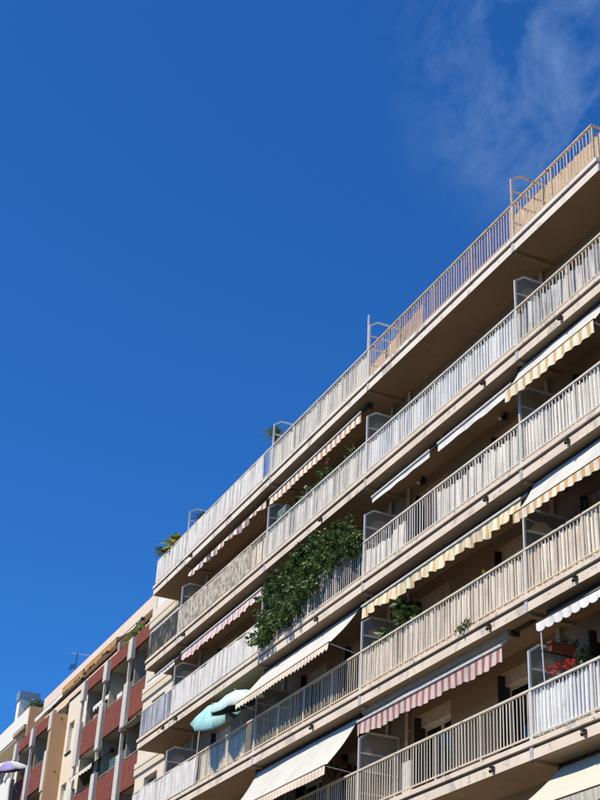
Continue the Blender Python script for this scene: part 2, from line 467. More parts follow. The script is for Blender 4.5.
for i in range(1, 6):
    for k, (a, b) in enumerate(OPEN):
        z0, z1 = ZS[i]+0.02, ZS[i]+2.16
        w = MB(); y0, y1 = 15.02, 15.07
        w.box(a, a+.07, y0, y1, z0, z1-.22); w.box(b-.07, b, y0, y1, z0, z1-.22)
        w.box(a+.07, b-.07, y0, y1, z1-.29, z1-.22); w.box(a+.07, b-.07, y0, y1, z0, z0+.10)
        mid = (a+b)/2
        w.box(mid-.06, mid+.06, y0, y1, z0+.10, z1-.29)
        win = w.build('french_window', M['window_frame'], bld)
        MB().box(a+.07, mid-.06, 15.04, 15.05, z0+.10, z1-.29).build('pane', M['glass'], win)
        MB().box(mid+.06, b-.07, 15.04, 15.05, z0+.10, z1-.29).build('pane', M['curtained' if (i*3+k) % 4 == 0 else 'glass'], win)
        MB().box(a+.001, b-.001, 14.90, 15.08, z1-.22, z1-.002).build('roller_box', M['roller_box'], win)
        sh = MB()
        sh.box(a+.002, a+.045, 14.74, 15.0, z0+.02, z1-.01)
        sh.build('shutter', M['shutter'], win)
MB().box(XL-0.29, XR, 15.21, 25.8, 0, ZS[1]-0.4).build('core', M['wall'], bld)
MB().box(-47.75, XL-0.02, 15.2, 26, ZS[0]-0.35, ZS[0]-0.01).build('roof', M['roofing'], bld)

# railings
RY = 13.72
BAYS = [(XL+0.12, S4), (S4, S3), (S3, S2), (S2, S1), (S1, XR)]
def rail_mat(i, b):
    if i == 0: return M['rail_white'] if b <= 2 else M['rail_rusty']
    if i == 1: return M['rail_cream'] if b in (0, 1, 4) else M['rail_white']
    if i == 2: return M['rail_white']
    if i == 3: return M['rail_cream']
    return M['rail_cream'] if b < 4 else M['rail_white']
cand = []
railings = {}
for i in range(5):
    for b, (x0, x1) in enumerate(BAYS):
        if i == 0 and b == 4: x1 = RR-0.1
        z = ZS[i]; m = rail_mat(i, b)
        r = MB()
        r.box(x0+0.01, x1-0.01, RY-0.028, RY+0.028, z+0.925, z+0.965)
        r.box(x0+0.01, x1-0.01, RY-0.018, RY+0.018, z+0.075, z+0.10)
        n = max(1, round((x1-x0)/1.75))
        for k in range(n+1):
            x = min(max(x0+(x1-x0)*k/n, x0+0.03), x1-0.03)
            r.box(x-0.02, x+0.02, RY-0.017, RY+0.017, z+0.0, z+0.924)
        if i == 0 and b == 4:      # the rail turns the corner
            r.box(x1-0.05, x1-0.006, RY+0.03, 16.5, z+0.925, z+0.965)
            for k in range(1, 20): r.box(x1-0.035, x1-0.02, RY+0.14*k-0.012, RY+0.14*k+0.012, z, z+0.924)
        if b == 0:                  # left return towards the wall
            r.box(x0+0.006, x0+0.05, RY+0.03, WY, z+0.925, z+0.965)
            for k in range(1, 8): r.box(x0+0.02, x0+0.035, RY+0.135*k-0.012, RY+0.135*k+0.012, z, z+0.924)
        o = r.build('railing', m, bld)
        railings[(i, b)] = o
        nb = int((x1-x0)/0.115)
        for k in range(1, nb):
            x = x0+(x1-x0)*k/nb
            cand.append(((Vector((x, RY, z+0.5))-Vector((0,0,1.6))).length, x, z, i, b))
vis = [c for c in cand if c[1] < -17.0]
rest = [c for c in cand if c[1] >= -17.0]
vis.sort()
proto = {}
jit = random.Random(3)
for dist, x, z, i, b in vis[:300]:
    m = rail_mat(i, b)
    if m.name not in proto:
        mb = MB(); mb.box(-0.0135, 0.0135, -0.005, 0.005, 0.10, 0.925)
        o = mb.build('baluster', m, railings[(i, b)], org=(0,0,0)); proto[m.name] = o
    else:
        o = proto[m.name].copy(); COL.objects.link(o); o.parent = railings[(i, b)]
    o.location = (x+30+jit.uniform(-.008, .008), RY-WY, z)
    o.rotation_euler = (0, jit.gauss(0, 0.008), jit.uniform(-0.3, 0.3))
rb = MB(); mats_ = [M['rail_white'], M['rail_cream'], M['rail_rusty']]
for dist, x, z, i, b in vis[300:]+rest:
    a = jit.uniform(-0.25, 0.25); c, s = math.cos(a), math.sin(a)
    st = len(rb.v)
    x += jit.uniform(-.008, .008); tl = jit.gauss(0, .007)
    for zz in (z+0.10, z+0.925):
        x += tl if zz > z+.5 else 0
        for px, py in ((-.0135,-.005),(.0135,-.005),(.0135,.005),(-.0135,.005)):
            rb.v.append((x+px*c-py*s, RY+px*s+py*c, zz))
    for k in range(4):
        rb.f.append((st+k, st+(k+1)%4, st+4+(k+1)%4, st+4+k)); rb.mi.append(mats_.index(rail_mat(i, b)))
o = rb.build('balusters', mats_, bld); o['kind'] = 'stuff'

# partitions between the flats
def partition(i, x, pole=False, h=1.70, mid=True, glass=True):
    z = ZS[i]; f = MB(); y0, y1 = 13.70, WY-0.02
    t = 0.045
    f.box(x-t/2, x+t/2, y0, y0+t, z+0.0, z+h)
    f.box(x-t/2, x+t/2, y1-t, y1, z+0.0, z+h+0.16)
    f.bar((x, y0+t/2, z+h-0.01), (x, y0+0.26, z+h+0.16), t*0.9)
    f.box(x-t/2+.002, x+t/2-.002, y0+0.25, y1-t, z+h+0.135, z+h+0.175)
    for q in ((0.45, 0.95, 1.35) if mid else ()):
        f.box(x-t/2+.004, x+t/2-.004, y0+t, y1-t, z+q, z+q+0.035)
    if pole:
        f.box(x-0.075, x-0.03, y0-0.01, y0+0.03, z+0.96, z+2.05)
    o = f.build('partition', M['frame'] if i != 0 or x != S1 else M['rail_rusty'], bld)
    if glass:
        g = MB(); gy = [(y0+t, z+0.02), (y1-t, z+0.02), (y1-t, z+h+0.13), (y0+0.26, z+h+0.13), (y0+t, z+h-0.02)]
        for dx in (-0.004, 0.004): g.face([(x+dx, y, q) for y, q in gy])
        g.build('pane', M['frosted'], o)
for i in range(5):
    for x in (S1, S2, S3, S4):
        partition(i, x, pole=(i == 0 and x == S2), glass=not (i == 0))

# ------------------------------------------------------------------ privacy screens
ROW = ['roof terrace row', 'second row from the top', 'third row from the top', 'fourth row from the top', 'lowest row in view']
SG = 'privacy screens behind the railings'
def screen(i, x0, x1, mat, label, h0=0.06, h1=0.89, pleat=0.16, amp=0.013, droop=0.0, y=13.752, seed=1, ragged=0.03, cat='screen', name='privacy_screen'):
    rnd = random.Random(seed*17+i)
    z = ZS[i]; mb = MB(); n = max(8, int((x1-x0)/0.035))
    rows = 7; pts = []
    ph = [rnd.uniform(0, 6.28) for _ in range(6)]
    for r in range(rows):
        t = r/(rows-1); row = []
        for c in range(n+1):
            x = x0+(x1-x0)*c/n; u = (x-x0)
            w = math.sin(2*math.pi*u/pleat+ph[0]+0.8*math.sin(u*1.7+ph[1])+0.5*t)
            w2 = math.sin(2*math.pi*u/(pleat*3.3)+ph[2])
            top = h1+ragged*math.sin(u*2.1+ph[3])+ragged*0.6*math.sin(u*6.3+ph[4])-droop*math.sin(math.pi*((u/(x1-x0))*1.0))
            row.append((x, y+min(amp, .014 if y < 13.7 else 1)*(w+(0.25 if y < 13.7 else 0.6)*w2)*(0.6+0.4*t), z+h0+(top-h0)*t))
        pts.append(row)
    mb.grid(pts)
    o = mb.build(name, mat, None, True, org=((x0+x1)/2, y, z))
    tag(o, label, cat, SG)
    return o
# roof terrace
screen(0, XL+.16, S4-.05, M['scr_greywhite'], 'greyish white pleated screen at the far left end of the roof terrace railing', h1=.895, seed=1, y=13.688)
screen(0, S4+.05, S3-.55, M['scr_greywhite'], 'long greyish white screen on the roof terrace between the two left dividers', h1=.895, seed=2, y=13.688)
screen(0, S3+.05, S2-.05, M['scr_white'], 'white slatted screen on the roof terrace left of the tall white pole', h1=.93, seed=3, pleat=.13)
screen(0, -26.0, S1-.05, M['scr_mauve'], 'see-through mauve screen behind the worn roof terrace railing', h1=.90, seed=4, pleat=.6, amp=.006)
# second row
screen(1, XL+.16, S4-.15, M['scr_dark'], 'dark green mesh screen at the far left end of the second row from the top', h1=.90, seed=5, y=13.688, pleat=.3)
screen(1, S4+.05, -35.1, M['scr_beige'], 'beige and grey lattice screen in the second row from the top', h1=.90, seed=6, y=13.688)
screen(1, -35.1, S3-.04, M['scr_cream'], 'short cream cloth next to the lattice screen in the second row', h1=.80, seed=7, amp=.03)
screen(1, S3+.05, S2-.05, M['scr_white'], 'white screen below the flower pots in the second row from the top', h1=.90, seed=8, pleat=.14)
screen(1, S2+.05, S1-.05, M['scr_bluewhite'], 'bright bluish white screen right of the grey divider in the second row', h1=.88, seed=9, pleat=.13)
screen(1, S1+.05, XR, M['scr_grey'], 'crinkled grey and white screen at the right edge of the second row', h1=.78, seed=10, pleat=.22, amp=.035, ragged=.06)
# third row
screen(2, XL+.16, S4-.05, M['scr_blue'], 'mottled blue grey screen at the far left end of the third row', h1=.90, seed=11, y=13.688)
screen(2, S4+.05, S3-.1, M['scr_greywhite'], 'greyish white pleated screen left of the large green climbing plant', h1=.90, seed=12, y=13.688)
screen(2, S2+.05, -25.45, M['scr_white'], 'white cloth sagging behind the railing right of the climbing plant', h0=.02, h1=.74, droop=.10, seed=13, amp=.03, pleat=.2)
screen(2, -25.4, -24.0, M['plum'], 'added dark plum sheet for the wall behind open balusters in the third row', h1=1.2, y=14.25, seed=14)  # added sheet, stands in for the plum-toned wall behind the balusters
screen(2, -23.95, S1-.05, M['scr_white'], 'white cloth with loose folds left of the right divider in the third row', h1=.80, seed=15, pleat=.2, amp=.03, ragged=.04)
screen(2, S1+.05, XR, M['scr_white'], 'plain white screen at the right edge of the third row', h1=.88, seed=16, pleat=.125, amp=.014)
# fourth row
screen(3, XL+.16, -38.2, M['scr_greywhite'], 'pale grey screen at the left end of the fourth row below the turquoise parasol', h1=.895, seed=17, y=13.688)
screen(3, -38.1, -34.6, M['scr_white'], 'white screen with dark parasol shadows on it in the fourth row', h1=.84, seed=18)
screen(3, S2+.05, S1-.07, M['scr_cream'], 'cream pleated screen above the red striped awning in the fourth row', h1=.89, seed=19, pleat=.24, amp=.015)
screen(3, S1+.05, XR, M['scr_cream'], 'cream pleated screen at the right edge of the fourth row', h1=.89, seed=20, pleat=.21, amp=.015)
# lowest row
screen(4, S1+.05, XR, M['scr_bluewhite'], 'bluish white reed-like screen below the red geraniums in the lowest row', h1=.90, seed=21, pleat=.12, amp=.013)
tag(MB().box(-25.58, -25.16, 13.775, 13.80, ZS[4]+.02, ZS[4]+.70).build('white_board', M['board'], None, org=(-25.4, 13.78, ZS[4])),
    'small white board leaning behind the brown lowest railing', 'board')

# ------------------------------------------------------------------ awnings
AG = 'awnings over the balconies'
def awning(label, x0, x1, roller, bar, vh, fab, val, scallop=0.0, per=0.25, ragged=0.0, arms=True, arm_to=None, cassette=None, sag=0.03, seed=1, vwave=0.02, group=AG, light_bar=False):
    rnd = random.Random(seed)
    (ry, rz), (by, bz) = roller, bar
    root = thing('awning', label, 'awning', ((x0+x1)/2, by, bz), group)
    r = MB(); r.bar((x0-.06, ry+.03, rz+.02), (x1+.06, ry+.03, rz+.02), 0.045, n=8)
    if light_bar and seed == 12: MB().box(x0-.03, x1+.03, ry-.10, ry+.02, rz-.06, rz+.07).build('hood', M['hood'], root)
    if cassette: r.box(x0-.08, x1+cassette, ry+.0, ry+.11, rz+.035, rz+.09)
    for x in (x0-.07, x1+.07): r.box(x-.03, x+.03, ry-.02, ry+.14, rz-.05, rz+.085)
    r.build('roller_tube', M['dark_metal'], root)
    # fabric
    ph = [rnd.uniform(0, 6.28) for _ in range(4)]
    pts = []; nx = max(10, int((x1-x0)/.12)); ny = 8
    for a in range(ny+1):
        t = a/ny; row = []
        for c in range(nx+1):
            s = c/nx; x = x0+(x1-x0)*s
            sg = sag*math.sin(math.pi*t)*(0.5+0.5*math.sin(s*5+ph[0]))+0.008*math.sin(s*17+ph[1]+2*t)*math.sin(math.pi*t)
            row.append((x, ry+(by-ry)*t+sg*0.6, rz+(bz-rz)*t-sg))
        pts.append(row)
    MB().grid(pts).build('canopy', fab, root, True)
    # front bar
    b = MB(); b.box(x0-.02, x1+.02, by-.03, by+.012, bz-.035, bz+.012)
    b.build('front_bar', M['pole' if light_bar else 'dark_metal'], root)
    # valance
    n = max(12, int((x1-x0)/.03)); top, low, m1 = [], [], []
    for c in range(n+1):
        s = c/n; x = x0+(x1-x0)*s
        w = vwave*math.sin(2*math.pi*(x-x0)/(per*1.0)+ph[2])+vwave*0.8*math.sin((x-x0)*2.3+ph[3])
        h = vh+scallop*(abs(math.sin(math.pi*(x-x0)/per))-0.6)+ragged*(0.6*math.sin((x-x0)*3.1+ph[1])+0.4*math.sin((x-x0)*9.7+ph[0]))
        yo = .03 if light_bar else 0.0; zo = .05 if light_bar else .02
        top.append((x, by-.032+yo, bz-zo)); m1.append((x, by-.034+yo-w*.5, bz-zo-h*.5)); low.append((x, by-.034+yo-w, bz-zo-h))
    MB().grid([top, m1, low]).build('valance', val, root, True)
    if arms:
        for x in (x0+.06, x1-.06):
            a = MB(); tgt = arm_to or (14.70, max(bz-.25, rz-1.35))
            a.bar((x, by+.02, bz-.01), (x, tgt[0], tgt[1]), 0.014, n=6)
            a.build('arm', M['pole'], root)
    return root
C = [None]+[ZS[i-1]-T for i in range(1, 7)]   # soffit height above balcony row i
awning('orange and white striped awning above the flowers in the second row', -34.2, -28.15, (13.99, C[1]-.12), (13.84, C[1]-.30), .25, M['white_canvas'], M['val_orange'], scallop=.0, per=.3, ragged=.012, arms=False, seed=1, light_bar=True)
awning('faded brown and white ragged awning above the lattice screen in the second row', -40.9, -34.35, (14.0, C[1]-.12), (13.83, C[1]-.33), .17, M['beige_canvas'], M['val_brownred'], scallop=.08, per=.66, ragged=.06, arms=False, seed=2, vwave=.05)
awning('white awning with yellow striped valance at the right of the third row', -20.7, -17.6, (13.90, C[2]-.06), (13.52, C[2]-.71), .27, M['white_canvas'], M['val_yellow'], scallop=.0, per=.28, ragged=.03, seed=3)
awning('short plain white awning near the right divider in the third row', -24.05, -20.95, (14.02, C[2]-.10), (13.82, C[2]-.32), .17, M['white_canvas'], M['val_white'], scallop=.0, per=.9, ragged=.012, vwave=.008, arms=False, seed=4, light_bar=True)
awning('short plain white awning right of the climbing plant in the third row', -27.35, -24.45, (14.02, C[2]-.10), (13.82, C[2]-.32), .13, M['white_canvas'], M['val_white'], scallop=.0, per=.9, ragged=.012, vwave=.008, arms=False, seed=5, light_bar=True)
awning('pink and white striped awning left of the climbing plant in the third row', -40.9, -34.25, (14.0, C[2]-.12), (13.80, C[2]-.38), .26, M['beige_canvas'], M['val_pink'], scallop=.05, per=.44, ragged=.045, arms=False, seed=6, light_bar=True)
awning('small white awning at the far left end of the third row', -44.3, -41.6, (14.05, C[2]-.12), (13.80, C[2]-.42), .12, M['white_canvas'], M['val_white'], scallop=.03, per=.3, arms=False, seed=7, light_bar=True)
awning('white awning with orange striped valance at the right of the fourth row', -20.45, -16.8, (13.95, C[3]-.06), (13.45, C[3]-.85), .19, M['white_canvas'], M['val_orange2'], scallop=.008, per=.26, ragged=.015, seed=8)
awning('long cream awning with ragged yellow valance in the fourth row', -27.75, -20.75, (14.0, C[3]-.10), (13.82, C[3]-.28), .28, M['white_canvas'], M['val_cream'], scallop=.02, per=.37, ragged=.07, arms=False, seed=9, light_bar=True, vwave=.04)
awning('large white awning with scalloped peach valance in the fourth row', -34.05, -28.2, (14.01, C[3]-.10), (13.2, C[3]-1.17), .17, M['white_canvas'], M['val_peach'], scallop=.10, per=.21, seed=10)
awning('grey awning with white scalloped edge above the red geraniums', -20.15, -15.5, (13.98, C[4]-.06), (13.68, C[4]-.34), .16, M['grey_canvas'], M['val_white'], scallop=.07, per=.28, arms=False, seed=11)
awning('long awning with red and white striped valance in the lowest row', -27.75, -21.55, (14.0, C[4]-.07), (13.78, C[4]-.32), .32, M['beige_canvas'], M['val_red'], scallop=.0, per=.27, ragged=.04, arms=False, cassette=.75, seed=12, light_bar=True)
awning('large plain white awning with peach striped valance at the bottom edge', -34.2, -28.15, (14.0, C[4]-.10), (13.2, C[4]-1.32), .20, M['white_canvas'], M['val_peach'], scallop=.04, per=.19, sag=.07, seed=13)
awning('cream finely striped awning in the bottom right corner below the lowest row', -20.4, -15.0, (14.25, C[5]-.08), (13.0, C[5]-1.15), .20, M['cream_canvas'], M['cream_canvas'], scallop=.03, per=.2, sag=.05, seed=14)
tag(MB().bar((-20.02, 13.70, ZS[4]+.9), (-20.02, 13.66, C[4]-.40), 0.014, n=8).build('support_pole', M['pole'], None, org=(-20.02, 13.7, ZS[4]+.9)),
    'thin white pole holding the grey awning beside the red geraniums', 'pole')

# ------------------------------------------------------------------ parasols and pole in the fourth row
def parasol(label, c, axis, rad, depth, cols, foot, under=None, name='parasol'):
    """c: centre of the rim plane; axis: direction the top points to; foot: lower end of the pole"""
    c, axis = Vector(c), Vector(axis).normalized()
    a = axis.cross(Vector((1,0,0))).normalized(); b = axis.cross(a)
    root = thing(name, label, 'parasol', foot)
    n = 8; seg = {}
    for k in range(n):
        a0, a1 = 2*math.pi*k/n, 2*math.pi*(k+1)/n
        pts = []
        for t in (0.0, .35, .7, 1.0):
            row = []
            for s in (0, .25, .5, .75, 1):
                d = a*(math.cos(a0)*(1-s)+math.cos(a1)*s)+b*(math.sin(a0)*(1-s)+math.sin(a1)*s)
                sagf = -0.05*math.sin(math.pi*s)*t*t
                row.append(c+d*rad*t*(1+sagf)+axis*(depth*(1-t**1.6)+sagf*.6))
            pts.append(row)
        # short valance
        pts.append([Vector(p)-axis*0.05 for p in pts[-1]])
        mb = MB(); mb.grid(pts)
        mb.build('canopy_panel', cols[k % len(cols)], root, True)
        if under:
            mb = MB(); mb.grid([[p-axis*0.02 for p in r] for r in pts[:4]]); mb.build('lining_panel', under, root, True)
        d = a*math.cos(a0)+b*math.sin(a0)
        MB().bar(c+axis*(depth-.03), c+d*rad-axis*.02, .008, n=5).build('rib', M['pole'], root)
    p = MB(); hub = c-axis*0.25
    p.bar(c+axis*(depth+.05), hub, .016, n=8); p.bar(hub, foot, .016, n=8)
    p.build('pole', M['pole'], root)
    return root
parasol('turquoise tilted parasol at the left in the fourth row', (-36.62, 13.60, 13.02), (0.36, -0.58, 0.73), 0.86, 0.35, [M['turquoise']], (-37.3, 14.0, ZS[3]+.02))
parasol('pale parasol with dark green underside beside the large white awning', (-35.15, 13.70, 12.98), (0.02, -0.36, 0.93), 0.92, 0.42, [M['paleaqua'], M['palewhite'], M['paleaqua'], M['turquoise']], (-35.75, 14.1, ZS[3]+.02), under=M['darkgreen'])
tag(MB().bar((-38.22, 13.63, ZS[3]+.02), (-38.1, 13.63, 12.98), .018, n=8).build('railing_pole', M['pole'], None, org=(-38.2, 13.63, ZS[3])),
    'thin upright pole fixed outside the fourth row railing by the turquoise parasol', 'pole')

# ------------------------------------------------------------------ plants
def leaves(mb, rnd, cx, cy, cz, rx, ry, rz, n, size, nm=3, droop=0.3):
    for _ in range(n):
        while True:
            p = Vector((rnd.uniform(-1,1), rnd.uniform(-1,1), rnd.uniform(-1,1)))
            if p.length < 1: break
        if p.length < 0.55 and rnd.random() < 0.6: p = p.normalized()*rnd.uniform(.6, 1)
        q = Vector((cx+p.x*rx, cy+p.y*ry, cz+p.z*rz))
        d = Vector((rnd.gauss(0,1), rnd.gauss(-.25,1), rnd.gauss(-droop,.8))).normalized()
        s = d.cross(Vector((rnd.gauss(0,1), rnd.gauss(0,1), rnd.gauss(0,1)))).normalized()
        L = size*rnd.uniform(.45, 1.45); W = L*rnd.uniform(.24, .38)
        nrm = d.cross(s)
        mi = min(nm-1, int(abs(rnd.gauss(0,.9))*1.5))
        mb.face([q, q+d*L*.5+s*W+nrm*L*.06, q+d*L-nrm*L*.08, q+d*L*.5-s*W+nrm*L*.06], mi)

def bush(label, cat, name, clumps, size, n, seed, mats, base, stems=None, flowers=None):
    rnd = random.Random(seed)
    root = thing(name, label, cat, base)
    mb = MB()
    for (x, y, z, rx, ry, rz, k) in clumps:
        leaves(mb, rnd, x, y, z, rx, ry, rz, int(n*k), size)
    mb.build('foliage', mats, root)
    st = MB()
    for a, b in (stems or [((base[0], base[1], base[2]), (clumps[0][0], clumps[0][1], clumps[0][2]))]):
        st.bar(a, b, .012, n=5)
    st.build('stem', M['stem'], root)
    if flowers:
        for (x, y, z, r, m) in flowers:
            fm = MB()
            for _ in range(34):
                d = Vector((rnd.gauss(0,1), rnd.gauss(0,1), rnd.gauss(0,1))).normalized(); s = d.cross(Vector((.3,.5,.8))).normalized()
                o = Vector((x,y,z))+d*r*.45
                fm.face([o, o+d*r*.3+s*r*.45, o+d*r*.6, o+d*r*.3-s*r*.45])
            fm.build('flower', m, root)
    return root

zb = ZS[2]
prof = [(-33.4,14.85,.46),(-33.0,15.15,.62),(-32.5,15.30,.60),(-32.0,15.20,.66),(-31.5,15.28,.62),(-31.0,15.34,.62),(-30.5,15.50,.60),(-30.0,15.46,.60),(-29.5,15.30,.52),(-29.0,15.30,.50),(-28.5,15.30,.54),(-28.1,15.25,.50),(-27.85,15.10,.42),
        (-33.2,14.55,.35),(-32.5,14.65,.42),(-31.8,14.60,.42),(-31.1,14.70,.36),(-30.4,14.85,.30),(-33.4,14.35,.25)]
rnd = random.Random(11)
cl = []
for x, z, h in prof:
    cl.append((x, 13.68, z+.02, .36, .30, h*.78, .95))
    for _ in range(4):
        cl.append((x+rnd.uniform(-.4,.4), 13.62+rnd.uniform(-.25,.28), z+rnd.uniform(-.6,.8)*h, rnd.uniform(.12,.22), rnd.uniform(.1,.2), rnd.uniform(.12,.22), .28))
for _ in range(46):
    x, z, h = rnd.choice(prof[:13]); cl.append((x+rnd.uniform(-.3,.3), 13.6+rnd.uniform(-.2,.3), z+h*rnd.uniform(.75,1.12), .13, .12, .12, .12))
for _ in range(34):      # loose shoots that break the outline
    x, z, h = rnd.choice(prof[:13]); sx = x+rnd.uniform(-.35,.35)
    for q in range(4): cl.append((sx+q*rnd.uniform(-.06,.06), 13.55-q*.03, z+h*.8+q*.09, .05, .05, .06, .03))
stems = [((x, 13.9, zb+.05), (x+rnd.uniform(-.5,.5), 13.65, zb+rnd.uniform(.8,1.4))) for x in [-33.2,-32.3,-31.4,-30.5,-29.6,-28.7,-28.0]]
bush('large dark green climbing plant spilling over the third row railing', 'climbing plant', 'climbing_plant', cl, .115, 175, 5, [M['leaf_a'], M['leaf_b'], M['leaf_c']], (-30.8, 13.9, zb+.02), stems)

def strap_plant(label, base, n, length, width, seed, mats, name='yucca', cat='plant', up=0.6, trunk=0.0, group=None):
    rnd = random.Random(seed); base = Vector(base)
    root = thing(name, label, cat, base, group)
    top = base+Vector((0,0,trunk))
    if trunk: MB().bar(base, top, .03, n=7).build('trunk', M['stem'], root)
    mb = MB()
    for k in range(n):
        a = 2.4*k+rnd.uniform(-.3,.3); el = rnd.uniform(.1, 1.4)*up+.15
        d = Vector((math.cos(a)*math.cos(el), math.sin(a)*math.cos(el), math.sin(el))); s = d.cross(Vector((0,0,1))).normalized()
        L = length*rnd.uniform(.7,1.15); W = width*rnd.uniform(.7,1.1)
        p = [top+d*L*t+Vector((0,0,-L*.35*t*t)) for t in (0,.35,.7,1)]
        w = [W*.5, W, W*.7, .002]
        mi = rnd.choice((0,0,1)) if len(mats) > 1 else 0
        for q in range(3):
            mb.face([p[q]-s*w[q], p[q]+s*w[q], p[q+1]+s*w[q+1], p[q+1]-s*w[q+1]], mi)
    mb.build('fronds', mats, root)
    return root
z0 = ZS[0]
strap_plant('spiky dark yucca by the middle divider of the roof terrace', (-34.4, 14.0, z0+.9), 46, .62, .028, 1, [M['leaf_a'], M['leaf_b']], trunk=.65)
strap_plant('blue green agave at the left corner of the roof terrace', (-44.25, 13.95, z0+.95), 56, .58, .045, 2, [M['leaf_a'], M['leaf_b']], trunk=.34)
strap_plant('yellow green broad-leaved plant near the left end of the roof terrace', (-42.9, 13.95, z0+.80), 40, .70, .12, 3, [M['leaf_y'], M['leaf_c']], name='leafy_plant', up=.9, trunk=.28)
strap_plant('dark palm behind the left divider of the roof terrace', (-41.0, 14.1, z0+.9), 30, .6, .03, 4, [M['leaf_a'], M['leaf_b']], name='small_palm', trunk=.5)

def pot(mb, x, y, z, r, h):
    n = 10; ring = lambda rr, zz: [(x+rr*math.cos(2*math.pi*k/n), y+rr*math.sin(2*math.pi*k/n), zz) for k in range(n)]
    a, b, c_, d = ring(r*.7, z), ring(r, z+h*.8), ring(r*1.12, z+h*.8), ring(r*1.12, z+h)
    for lo, hi in ((a,b),(b,c_),(c_,d)):
        for k in range(n): mb.face([lo[k], lo[(k+1)%n], hi[(k+1)%n], hi[k]])
    mb.face(a[::-1]); mb.face(d)
def potted(label, x, y, zf, h, size, n, seed, mats, flowers=None, rx=.25, pm='terracotta', ph=.28, group=None):
    root = bush(label, 'potted plant', 'potted_plant', [(x, y, zf+h, rx, rx*.8, rx*1.1, 1), (x+.1, y, zf+h-.25, rx*.8, rx*.7, .2, .5)], size, n, seed, mats, (x, y, zf+.02), [((x, y, zf+ph), (x, y, zf+h))], flowers)
    mb = MB(); pot(mb, x, y, zf+.02, .14, ph); mb.build('pot', M[pm], root)
    if group: root['group'] = group
    return root
G3 = [M['leaf_a'], M['leaf_b'], M['leaf_c']]
z1 = ZS[1]
potted('leafy plant at the left end of the flower row under the orange awning', -33.2, 13.98, z1, 1.05, .10, 130, 21, G3)
potted('pale green plant with a white bloom under the orange awning', -32.0, 14.0, z1, 1.15, .11, 110, 22, [M['leaf_b'], M['leaf_c']]+[M['leaf_c']], [(-31.8, 13.95, z1+1.52, .06, M['scr_white'])])
potted('pink flowered plant in the middle under the orange awning', -30.5, 14.0, z1, 1.25, .10, 200, 23, G3, [(-30.4, 13.92, z1+1.66, .05, M['flower_pink']), (-30.25, 13.9, z1+1.70, .035, M['flower_pink'])], rx=.36)
potted('reddish dry plant beside the grey divider under the orange awning', -29.0, 14.0, z1, 1.3, .08, 150, 24, [M['leaf_a'], M['stem'], M['leaf_c']], rx=.33)
potted('trailing dark plant in the middle of the flower row in the second row', -31.3, 14.0, z1, 1.1, .09, 140, 25, G3, rx=.30)
z3 = ZS[3]
potted('large-leaved green plant under the ragged cream awning', -26.0, 14.05, z3, 1.58, .24, 70, 26, [M['leaf_a'], M['leaf_a'], M['leaf_b']], rx=.28)
potted('small leafy plant peeking over the railing beside the middle divider in the fourth row', -26.75, 13.95, z3, 1.15, .2, 26, 27, [M['leaf_a'], M['leaf_b'], M['leaf_c']], rx=.22)
potted('small yellowish green plant over the fourth row railing at its right', -22.3, 13.95, z3, 1.02, .10, 30, 28, [M['leaf_c'], M['leaf_c'], M['leaf_y']], rx=.14)
bush('small green weed growing at the foot of the cream screen', 'weed', 'weed', [(-22.80, 13.63, z3+.06, .20, .05, .06, 1), (-22.58, 13.63, z3+.12, .10, .05, .06, .5)], .065, 80, 29, [M['leaf_b'], M['leaf_b'], M['leaf_c']], (-22.75, 13.70, z3))
z4 = ZS[4]
bush('red geraniums in bloom above the bluish white screen', 'geranium', 'geranium', [(-19.75, 13.88, z4+.95, .30, .12, .16, 1), (-19.3, 13.88, z4+.98, .25, .12, .14, .8)], .08, 90, 30, G3, (-19.5, 13.9, z4+.02),
     [((-19.5, 13.9, z4+.02), (-19.7, 13.88, z4+.95))],
     [(-20.02, 13.80, z4+1.22, .06, M['flower_red']), (-19.75, 13.80, z4+1.20, .085, M['flower_red']), (-19.42, 13.80, z4+1.12, .11, M['flower_red']), (-19.88, 13.80, z4+1.10, .06, M['flower_red']), (-19.28, 13.82, z4+1.16, .05, M['flower_red'])])
pb = thing('window_box', 'terracotta planter box mounted above the red geraniums', 'planter', (-19.98, 14.1, z4+1.555))
mb = MB()
i0 = len(mb.v)
X0, X1, Y0, Y1, Z0, Z1 = -20.06, -19.90, 13.80, 14.34, z4+1.555, z4+1.69
mb.v += [(X0+.04,Y0+.03,Z0),(X1-.04,Y0+.03,Z0),(X1-.04,Y1-.03,Z0),(X0+.04,Y1-.03,Z0),(X0,Y0,Z1),(X1,Y0,Z1),(X1,Y1,Z1),(X0,Y1,Z1)]
for q in ((0,3,2,1),(4,5,6,7),(0,1,5,4),(1,2,6,5),(2,3,7,6),(3,0,4,7)): mb.f.append(q); mb.mi.append(0)
mb.build('box', M['terracotta'], pb)
MB().box(X0-.02, X1+.02, Y0-.02, Y1+.02, Z1+.0005, Z1+.03).build('rim', M['terracotta'], pb)
mb = MB(); rnd = random.Random(40); leaves(mb, rnd, -19.98, 14.2, Z1+.08, .1, .28, .12, 60, .09); mb.build('foliage', G3, pb)
MB().box(-20.03, -20.01, 13.66, 14.4, Z0-.03, Z0-.0005).build('bracket', M['dark_metal'], pb)
pb2 = bush('dark trailing plant beside the terracotta planter box', 'plant', 'trailing_plant', [(-19.85, 14.55, z4+1.45, .16, .12, .35, 1)], .10, 90, 41, [M['leaf_a'], M['leaf_a'], M['leaf_b']], (-19.85, 14.6, z4+1.7))
